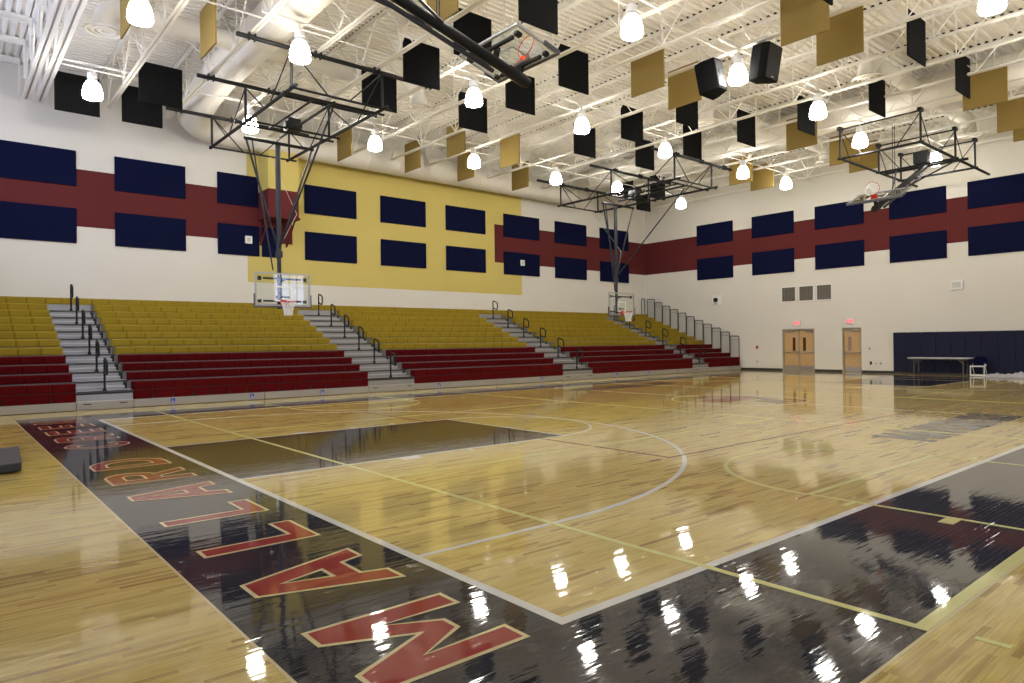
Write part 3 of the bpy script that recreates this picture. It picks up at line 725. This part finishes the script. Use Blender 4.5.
# ================================================================== HOOPS
def board_local(par, M_):
    """backboard built in local axes: x across, z up (0 = lower edge), facing -y; M_ maps to the thing"""
    def put(b): b.v = [tuple(M_ @ Vector(v)) for v in b.v]; return b
    W2, H = .915, 1.07
    b = MB(); q = .045
    b.box(-W2,W2,0,.05,0,q); b.box(-W2,W2,0,.05,H-q,H); b.box(-W2,-W2+q,0,.05,q,H-q); b.box(W2-q,W2,0,.05,q,H-q)
    fr = put(b).obj('backboard_frame', m_bframe, par)
    b = MB(); b.box(-W2+q,W2-q,.018,.030,q,H-q); put(b).obj('backboard_glass', m_glass, fr)
    b = MB()
    for x0,x1,z0,z1 in ((-.305,.305,.60,.65),(-.305,.305,.15,.20),(-.305,-.255,.20,.60),(.255,.305,.20,.60)): b.box(x0,x1,.013,.017,z0,z1)
    put(b).obj('target_square', m_wline, fr)
    b = MB(); b.box(-W2-.03,W2+.03,-.02,.07,-.05,.0); b.box(-W2-.035,-W2,-.02,.07,-.05,.38); b.box(W2,W2+.035,-.02,.07,-.05,.38); bevel(put(b).obj('edge_pad', m_pad, par),.012,2)
    b = MB(); b.box(-.62,.62,.07,.13,.13,.19); b.box(-.62,.62,.07,.13,.86,.92); b.box(-.8,-.7,.05,.12,.82,.95); b.box(.7,.8,.05,.12,.82,.95); b.box(-.8,-.7,.05,.12,.1,.2); b.box(.7,.8,.05,.12,.1,.2)
    put(b).obj('board_bracket', m_black, par)
    b = MB(); b.tube([(.23*math.cos(a),-.38+.23*math.sin(a),.12) for a in [2*PI*i/28 for i in range(28)]], .011, 8, closed=True)
    b.box(-.1,.1,-.17,.0,.10,.125); b.box(-.1,.1,-.02,.0,.0,.2); b.bar((-.08,0,.03),(-.1,-.2,.10),.012,.03); b.bar((.08,0,.03),(.1,-.2,.10),.012,.03)
    rim = put(b).obj('rim', m_rim, par, True)
    b = MB(); n = 12; prof = [(.225,.115),(.19,.02),(.155,-.09),(.13,-.2),(.125,-.32)]
    for s in (1,-1):
        for k in range(n):
            b.tube([(r*math.cos(2*PI*(k+s*i*.5)/n), -.38+r*math.sin(2*PI*(k+s*i*.5)/n), z) for i,(r,z) in enumerate(prof)], .011, 4)
    put(b).obj('net', m_net, rim)
class TB:
    """every tube becomes a part of its own"""
    def __init__(s, nm, m, par): s.a = (nm, m, par)
    def tube(s, *a): b = MB(); b.tube(*a); b.obj(*s.a, True)
def make_hoop(cx, label):
    t = thing('basketball_hoop', label, 'basketball hoop', (cx,21.8,0), 'lowered side hoops over the bleachers')
    y_ = lambda y: y-21.8
    for yy, xa, xb in ((17.7,-2.75,3.1),(21.15,-2.75,3.1),(24.7,-2.75,2.2)):
        b = MB(); b.tube([(xa,y_(yy),9.6),(xb,y_(yy),9.6)], .06, 10)
        for q in range(4):
            xx = JX[0]+1.8*round((cx+xa+.4+q*1.8-JX[0])/1.8)-cx
            if xa < xx < xb:
                b.box(xx-.09,xx-.06,y_(yy)-.07,y_(yy)+.07,9.52,9.72); b.box(xx+.06,xx+.09,y_(yy)-.07,y_(yy)+.07,9.52,9.72)
        b.obj('support_pipe', m_black, t, True)
    F = 8.5; ya, yb = y_(17.45), y_(24.55); xl, xr = -1.36, 1.36
    for yy in (17.6,21.15,24.5):
        for x in (xl,xr):
            b = MB(); b.tube([(x,y_(yy),F),(x,y_(yy),9.6)], .04, 8); b.obj('drop_post', m_black, t, True)
    b = MB()
    for x in (xl,xr): b.tube([(x,ya-.15,F),(x,yb+.15,F)], .05, 8)
    for yy in (17.5,17.95,20.9,21.35,24.45): b.tube([(xl-.1,y_(yy),F-.02),(xr+.25,y_(yy),F-.02)], .035, 8)
    b.tube([(0,y_(17.9),F),(0,y_(21.9),F-.05)], .04, 8); b.tube([(-.55,y_(18),F),(-.55,y_(21.4),F)], .03, 8)
    b.obj('frame', m_black, t, True)
    b = TB('frame_brace', m_black, t)
    for x in (xl,xr):
        b.tube([(x,y_(17.6),9.55),(x,y_(19.2),F)], .02, 6); b.tube([(x,y_(21.15),9.55),(x,y_(19.6),F)], .02, 6); b.tube([(x,y_(21.15),9.55),(x,y_(22.7),F)], .02, 6); b.tube([(x,y_(24.5),9.55),(x,y_(23.0),F)], .02, 6)
    for yy in (17.6,24.5):
        b.tube([(xl,y_(yy),9.55),(-.3,y_(yy),F)], .02, 6); b.tube([(xr,y_(yy),9.55),(.3,y_(yy),F)], .02, 6)
    b = MB(); b.box(-.2,.2,y_(20.7),y_(21.1),F-.1,F+.28); b.tube([(-.25,y_(20.9),F+.1),(.3,y_(20.9),F+.1)],.1,10); b.obj('winch', m_black, t)
    b = MB(); b.tube([(-1.15,.12,8.25),(1.15,.12,8.25)], .055, 8); b.obj('pivot_bar', m_black, t, True)
    b = MB(); b.tube([(0,.3,8.25),(0,.3,4.7)], .085, 12); b.tube([(0,.3,4.75),(0,.3,4.55)], .12, 12); b.tube([(0,.3,4.7),(0,.3,2.85)], .07, 12); b.obj('mast', m_gunm, t, True)
    b = TB('mast_brace', m_gunm, t)
    for s in (-1,1): b.tube([(s*1.1,.12,8.25),(s*.08,.3,5.0)], .035, 8)
    b.tube([(.05,y_(18.1),F-.1),(.0,.24,4.85)], .03, 8)
    b.tube([(-.9,.12,8.2),(-.25,.18,4.1)], .025, 8)
    b = MB(); b.tube([(.55,y_(24.2),F-.1),(.75,.6,6.1),(.1,.35,5.0)], .008, 5); b.obj('hoist_cable', m_steel, t)
    b = MB(); b.box(-.09,.09,.09,.3,3.05,3.15); b.box(-.09,.09,.09,.3,3.75,3.85); b.box(-.25,.25,.07,.12,3.2,3.26); b.obj('mast_bracket', m_black, t)
    board_local(t, Matrix.Translation((0,-.05,2.93)))
    return t
make_hoop(8.62, 'glass basketball hoop lowered in front of the second bleacher bank at left')
make_hoop(25.3, 'glass basketball hoop lowered before the far bleachers near the corner')
def folded_hoop(px, py, pz, sgn, ang, ln, label, frame):
    t = thing('folded_basketball_hoop', label, 'basketball hoop', (px,py,pz))
    off = Vector((-px,-py,-pz))
    d = Vector((sgn*math.cos(ang),0,-math.sin(ang))); n = Vector((sgn*math.sin(ang),0,math.cos(ang)))   # along the mast, and out of its upper side
    def ob(b, nm, m, par=t, sm=True): return b.obj(nm, m, par, sm)
    b = MB(); b.tube([(0,0,0), tuple(d*ln)], .105, 12); b.tube([tuple(d*(ln-.55)), tuple(d*(ln-.1))], .125, 12); ob(b,'mast',m_black)
    b = MB()
    for s in (-1,1): b.tube([tuple(Vector((0,s*1.1,.02))), tuple(d*(ln*.62)+Vector((0,s*.12,0)))], .03, 8)
    b.tube([tuple(d*.3-n*.22), tuple(d*(ln-.9)-n*.2)], .045, 8)
    ob(b,'mast_brace',m_gunm)
    b = MB(); b.tube([tuple(d*(ln*.62)), tuple(Vector((d.x*ln*.62+.02,.0,9.7-pz)))], .012, 6); b.tube([tuple(d*(ln*.62)+Vector((0,.08,0))), tuple(Vector((d.x*ln*.62+.02,.08,9.7-pz)))], .012, 6); ob(b,'hoist_cable',m_black)
    # board: local x -> across (y), local z -> back along the mast, local -y -> out of the upper side
    X = Vector((0,1,0)); Z = -d; Yv = -n
    if X.cross(Yv).dot(Z) < 0: X = -X
    o = d*(ln-.12)+n*.34
    M_ = Matrix(((X.x,Yv.x,Z.x,o.x),(X.y,Yv.y,Z.y,o.y),(X.z,Yv.z,Z.z,o.z),(0,0,0,1)))
    board_local(t, M_)
    for q in (.25,.9): b = MB(); b.bar(tuple(d*(ln-q)), tuple(d*(ln-q)+n*.3), .1, .08); ob(b,'mast_bracket',m_black,t,False)
    x0,x1,y0,y1,F,posts = frame
    b = MB(); A = lambda x,y,z: (x-px,y-py,z-pz)
    for y in (y0,y1): b.tube([A(x0,y,F),A(x1,y,F)], .05, 8)
    for x in posts: b.tube([A(x,y0-.1,F),A(x,y1+.1,F)], .045, 8)
    b.tube([A(px,y0-.15,pz),A(px,y1+.15,pz)], .055, 8)
    ob(b,'frame',m_black)
    for x in posts:
        for y in (y0,y1):
            b = MB(); b.tube([A(x,y,F),A(x,y,9.62)], .04, 8); b.box(x-px-.14,x-px+.14,y-py-.06,y-py+.06,9.56-pz,9.69-pz); ob(b,'drop_post',m_black)
    b = TB('frame_brace', m_black, t)
    for x in posts:
        b.tube([A(x,y0,9.6),A(x,y1,9.6)], .03, 8); b.tube([A(x,y0,9.55),A(x,y0+.8,F)], .018, 6); b.tube([A(x,y1,9.55),A(x,y1-.8,F)], .018, 6)
    for y in (y0,y1):
        for xa,xb in zip(posts[:-1],posts[1:]): b.tube([A(xa,y,9.5),A(xa+.9,y,F)], .018, 6)
    b = MB(); b.box(.4*sgn-.2,.4*sgn+.2,-.25,.25,.05,.5); ob(b,'winch',m_black,t,False)
    return t
folded_hoop(30.75,10.3,8.62,-1,math.radians(25),5.55,'glass basketball hoop folded up on its black frame before the end wall panels',(26.2,33.9,8.95,11.72,8.5,(26.3,29.8,32.1)))
folded_hoop(3.6,10.5,8.5,1,math.radians(14.7),5.95,'glass basketball hoop folded up under the roof at top centre, seen from below',(1.2,5.2,9.1,11.9,8.75,(1.3,3.4,5.1)))

# ================================================================== SPEAKERS
def speaker(x, y, z, rz, rx, label, sc_=1.0):
    t = thing('loudspeaker', label, 'loudspeaker', (x,y,z), 'black loudspeakers hung from the roof', rz)
    t.rotation_euler = (rx,0,rz)
    w, h, d = .40*sc_, .55*sc_, .62*sc_
    pl = [(-w,-.05),(w,-.05),(w,.2*sc_),(w*.62,d),(-w*.62,d),(-w,.2*sc_)]      # plan, front at low y
    b = MB(); b.prism_z(pl, -h, h); bevel(b.obj('cabinet', m_blackp, t),.02,2)
    b = MB(); b.box(-w*.93,w*.93,-.075,-.05,-h*.95,h*.95); bevel(b.obj('grille', mat('speaker_grille',(.022,.022,.024),.7), t),.012,2)
    b = MB(); b.box(-.06,.06,-.079,-.075,-h*.85,-h*.8); b.obj('badge', m_plg, t)
    b = MB(); b.box(-w*.55,w*.55,d-.03,d+.015,-h*.85,h*.85); b.lathe([(0,.03),(.13,.03),(.15,0)],16,(0,0,0)); q = len(b.v); b.v[8:] = [(x,d+.012+z,y) for x,y,z in b.v[8:]]; b.obj('back_panel', mat('speaker_back',(.07,.07,.075),.55), t)
    R_ = Matrix.Rotation(rz,3,'Z') @ Matrix.Rotation(rx,3,'X')
    b = MB()
    for px_,py_ in ((-w*.7,.1),(w*.7,.1),(0,d*.85)):
        tw = R_ @ Vector((px_,py_,h)); topp = R_.inverted() @ Vector((tw.x,tw.y,9.72-z)); b.tube([(px_,py_,h),tuple(topp)], .012, 6)
    b.obj('hanging_rod', m_steel, t)
speaker(17.0,11.4,9.1,math.radians(180),math.radians(11),'black loudspeaker hung beside a tan baffle, left of the bright lamp', .84)
speaker(17.15,9.42,9.08,0,math.radians(10),'black loudspeaker hung right of the bright lamp, before tan baffles', .84)

# ================================================================== END WALL FITTINGS
for i,(y,dw) in enumerate(((18.1,.0),(17.15,0),(16.22,0))):
    t = thing('wall_grille', 'dark slatted grille in a white frame, %s of three above the double doors' % ['left','middle','right'][i], 'grille', (WX1,y,4.03), 'grilles above the double doors')
    b = MB(); w,h,f = .41,.41,.045
    b.box(-.04,0,-w,w,h-f,h); b.box(-.04,0,-w,w,-h,-h+f); b.box(-.04,0,-w,-w+f,-h+f,h-f); b.box(-.04,0,w-f,w,-h+f,h-f); b.obj('grille_frame', m_pl, t)
    b = MB(); b.box(-.012,-.002,-w+f,w-f,-h+f,h-f); b.obj('backing', mat('grille_dark',(.10,.09,.07),.6), t)
    b = MB()
    for k in range(9):
        yy = -w+f+(2*w-2*f)*(k+.5)/9; b.box(-.035,-.012,yy-.016,yy+.016,-h+f,h-f)
    b.obj('slats', mat('grille_slat',(.22,.20,.16),.45,metal=.3), t)
def door_leaf(par, y0, y1, hinge_left, glassm):
    x = WX1+.12; b = MB(); b.box(x,x+.045,y0,y1,.015,2.12); lf = b.obj('door_leaf', m_door, par); lf['kind'] = 'structure'
    c = (y0+y1)/2; gy = c-.14*(1 if hinge_left else -1)
    b = MB(); b.box(x-.006,x,gy-.075,gy+.075,1.05,1.75); b.obj('vision_panel', glassm, lf)
    b = MB(); b.box(x-.008,x,y0+.03,y1-.03,.02,.27); b.obj('kick_plate', m_steel, lf)
    b = MB(); b.tube([(x-.07,y0+.06,.98),(x-.07,y1-.06,.98)], .025, 8); b.box(x-.085,x,y0+.04,y0+.14,.94,1.03); b.box(x-.085,x,y1-.14,y1-.04,.94,1.03); b.obj('push_bar', m_steel, lf)
    cy = y1-.30 if hinge_left else y0+.30
    b = MB(); b.box(x-.06,x,cy-.2,cy+.2,2.02,2.10); b.bar((x-.03,cy,2.08),(x-.12,cy+(.2 if hinge_left else -.2),2.14),.02,.02); b.obj('door_closer', m_steel, lf)
for i,(y0,y1) in enumerate((D1,D2)):
    b = MB(); f = .06; x0,x1 = WX1+.02,WX1+.20
    b.box(x0,x1,y0,y0+f,0,DH); b.box(x0,x1,y1-f,y1,0,DH); b.box(x0,x1,y0+f,y1-f,DH-f,DH); b.box(x0+.05,x1,y0,y1,.0,.012)
    if i == 0: b.box(x0+.06,x0+.13,(y0+y1)/2-.03,(y0+y1)/2+.03,0,DH-f)
    dr = struct(b.obj('door_%d'%(i+1), m_frame))
    if i == 0: c = (y0+y1)/2; door_leaf(dr, c+.03, y1-f, True, m_vis); door_leaf(dr, y0+f, c-.03, False, m_vis)
    else: door_leaf(dr, y0+f, y1-f, False, mat('vision_glass_pale',(.34,.24,.18),.15))
for y,z,lab in ((17.68,2.50,'lit red exit sign above the double doors'),(14.95,2.52,'lit red exit sign above the single door')):
    t = thing('exit_sign', lab, 'exit sign', (WX1,y,z), 'exit signs on the end wall')
    b = MB(); b.box(-.06,0,-.2,.2,-.13,.13); bevel(b.obj('housing', m_exitp, t),.01,2)
    L4 = []; u = 0
    for ch in 'EXIT':
        k = GL[ch][1]*.095; L4.append((ch,u-.125,u-.125+k)); u += k+.022
    lettering('exit_word', L4, Place(lambda u,v,z: (-.0615-z*.5, -u, v-.06), .12), m_exitr, m_exitr, .002, t, out=.002, kind=False)
    b = MB(); b.box(-.0615,-.06,-.165,.165,-.1,.1); b.obj('sign_face', mat('exit_face',(.75,.42,.42),.5,emit=(1,.3,.33),es=.22), t)
# small boxes
def wbox(name, y, z, w, h, d, m, label, cat, extra=None):
    t = thing(name, label, cat, (WX1,y,z)); b = MB(); b.box(-d,0,-w,w,-h,h); bevel(b.obj('housing', m, t),.008,2)
    if extra: extra(t)
    return t
def ex_ball(t):
    b = MB(); b.lathe([(0,-.13),(.06,-.12),(.11,-.07),(.125,0),(.11,.07),(.06,.11),(0,.12)], 16, (-.14,0,0)); b.obj('dark_dome', m_black, t, True)
wbox('wall_camera',22.45,3.98,.30,.27,.05,m_pl,'white plate with dark round dome on the end wall above bleacher rail','wall box',ex_ball)
def ex_gr(t):
    b = MB(); b.box(-.09,-.08,-.17,.17,-.13,.13); b.obj('grille', m_plg, t)
wbox('wall_speaker',10.33,3.97,.24,.2,.08,m_pl,'small white wall speaker below the navy panels on the end wall','wall box',ex_gr)
def ex_key(t):
    b = MB(); b.box(-.028,-.02,-.02,.02,-.03,.03); b.obj('switch', m_base, t)
wbox('light_switch',14.05,1.17,.05,.07,.02,m_plg,'small dark switch plate right of the single door at chest height','switch',ex_key)
wbox('wall_outlet',14.0,.47,.05,.08,.02,m_gunm,'dark outlet plate low right of the single door','outlet',ex_key)
wbox('wall_outlet',13.78,.46,.05,.05,.02,m_pl,'white outlet plate low right of the single door','outlet',ex_key)
wbox('wall_outlet',13.55,.46,.05,.07,.02,m_plg,'grey outlet plate low beside the navy wall pads','outlet',ex_key)
wbox('fire_alarm_pull',19.95,1.25,.06,.08,.05,mat('alarm_red',(.4,.02,.02),.4),'small red fire alarm pull between bleacher end and double doors','fire alarm',ex_key)
wbox('wall_outlet',19.95,.45,.05,.07,.02,m_plg,'outlet plate low between bleacher end and double doors','outlet',ex_key)
# wall pads
for k in range(14):
    y1 = 12.97-.593*k; y0 = y1-.588
    lab = 'navy vinyl wall pad, %s from the door end of the row' % ORD[k+1]
    b = MB(); b.box(WX1-.055,WX1-.016,y0,y1,.10,1.92); o = b.obj('wall_pad', m_navyv); bevel(o,.018,3); tag(o, lab, 'wall pad', 'navy wall pads along the end wall')
# folding table
t = thing('folding_table', 'long folding table with pale top standing before the navy wall pads', 'table', (33.75,10.82,0))
b = MB(); b.box(-.36,.36,-1.22,1.22,.735,.785); bevel(b.obj('tabletop', m_tbl, t),.015,2)
for s in (-1,1):
    for sx in (-1,1):
        b = MB(); b.tube([(sx*.27,s*.96,.0),(sx*.27,s*.96,.735)], .022, 8); b.obj('leg', m_tleg, t, True)
    b = MB(); b.box(-.28,.28,s*.96-.012,s*.96+.012,.03,.06); b.box(-.28,.28,s*.96-.012,s*.96+.012,.62,.66); b.bar((0,s*.96,.5),(0,s*.62,.735),.02,.02); b.bar((-.27,s*.96,.55),(-.27,s*.7,.735),.03,.03); b.obj('leg_brace', m_tleg, t)
b = MB(); b.box(-.33,-.31,-1.15,1.15,.69,.735); b.box(.31,.33,-1.15,1.15,.69,.735); b.obj('apron', m_tleg, t)
# folding chair
t = thing('folding_chair', 'folding chair with navy padded back and white frame beside the table', 'chair', (33.75,9.36,0))
for s in (-1,1):
    b = MB(); b.tube([(.22,s*.23,.02),(-.05,s*.23,.45),(-.02,s*.22,.52)], .016, 8); b.obj('leg', m_pl, t, True)
    b = MB(); b.tube([(-.24,s*.25,.02),(-.22,s*.25,.42),(.10,s*.24,.47)], .024, 8); b.obj('leg', m_pl, t, True)
    b = MB(); b.tube([(.10,s*.22,.47),(.16,s*.2,.55),(.2,s*.19,.80)], .014, 8); b.obj('back_post', m_navyv, t, True)
b = MB(); b.box(-.255,-.225,-.27,.27,.02,.085); b.box(.2,.225,-.23,.23,.03,.06); b.box(-.245,-.22,-.27,.27,.40,.46); b.obj('crossbar', m_pl, t)
b = MB(); b.box(-.22,.18,-.22,.22,.43,.48); bevel(b.obj('seat', m_navyp, t),.02,2)
b = MB(); b.prism_x([(-.23,.47),(-.24,.74),(-.17,.83),(.17,.83),(.24,.74),(.23,.47),(.0,.45)], .15, .2); bevel(b.obj('backrest', m_navyp, t),.015,2)
# bundle of cloth
def cloth_heap():
    t = bpy.data.meshes.new('cloth_bundle'); nx, ny = 34, 96; vs = []; fs = []
    rr = random.Random(3); waves = [(rr.uniform(2,12),rr.uniform(4,26),rr.uniform(0,6),rr.uniform(.01,.03)) for _ in range(16)]
    for i in range(nx+1):
        for j in range(ny+1):
            u = i/nx*2-1; v = j/ny*2-1
            edge = max(0,(1-u*u))*max(0,(1-v**4)); h = .17*edge**.6*(.75+.25*math.sin(v*7+1))
            h += .6*sum(a*math.sin(p*u*2+q*v*3+c+2*math.sin(v*5+u*3)) for p,q,c,a in waves)*edge**.5
            wob = .06*math.sin(v*11)+.05*math.sin(v*23+2)
            vs.append((u*.42+wob*(abs(u)), v*1.5, max(.004,h) if edge > .02 else .003))
    for i in range(nx):
        for j in range(ny):
            a = i*(ny+1)+j; fs.append((a,a+1,a+ny+2,a+ny+1))
    t.from_pydata(vs,[],fs); t.materials.append(m_cloth); t.polygons.foreach_set('use_smooth',[True]*len(t.polygons))
    o = bpy.data.objects.new('cloth_bundle', t); COL.objects.link(o); o.location = (33.35,7.55,0)
    so = o.modifiers.new('thick','SOLIDIFY'); so.thickness = .004
    tag(o,'crumpled pale cloth heap lying on the floor right of the folding chair','cloth')
cloth_heap()
# mat with a curled end at the left edge
t = thing('floor_mat', 'dark grey padded mat with a curled end lying at the left edge', 'mat', (.78,11.9,0))
b = MB(); prof = []
for i in range(13):
    u = i/12; prof.append((-2.6+2.66*u, .10+.035*max(0,(u-.6)/.4)**1.8))
lo = [(x, max(.0,z-.11)) for x,z in prof]
pl = [(x,z) for x,z in lo]+[(x,z) for x,z in prof[::-1]]
n = len(pl); y0_, y1_ = -.75, 1.15
v = [(x,y0_,z) for x,z in pl]+[(x+.12,y1_,z) for x,z in pl]
f = [(i,(i+1)%n,n+(i+1)%n,n+i) for i in range(n)]
k = len(prof)
for s in (0,n):
    for i in range(k-1): f.append((s+i,s+i+1,s+n-2-i,s+n-1-i))
b.add(v,f); bevel(b.obj('mat_pad', m_mat, t, True),.012,2)
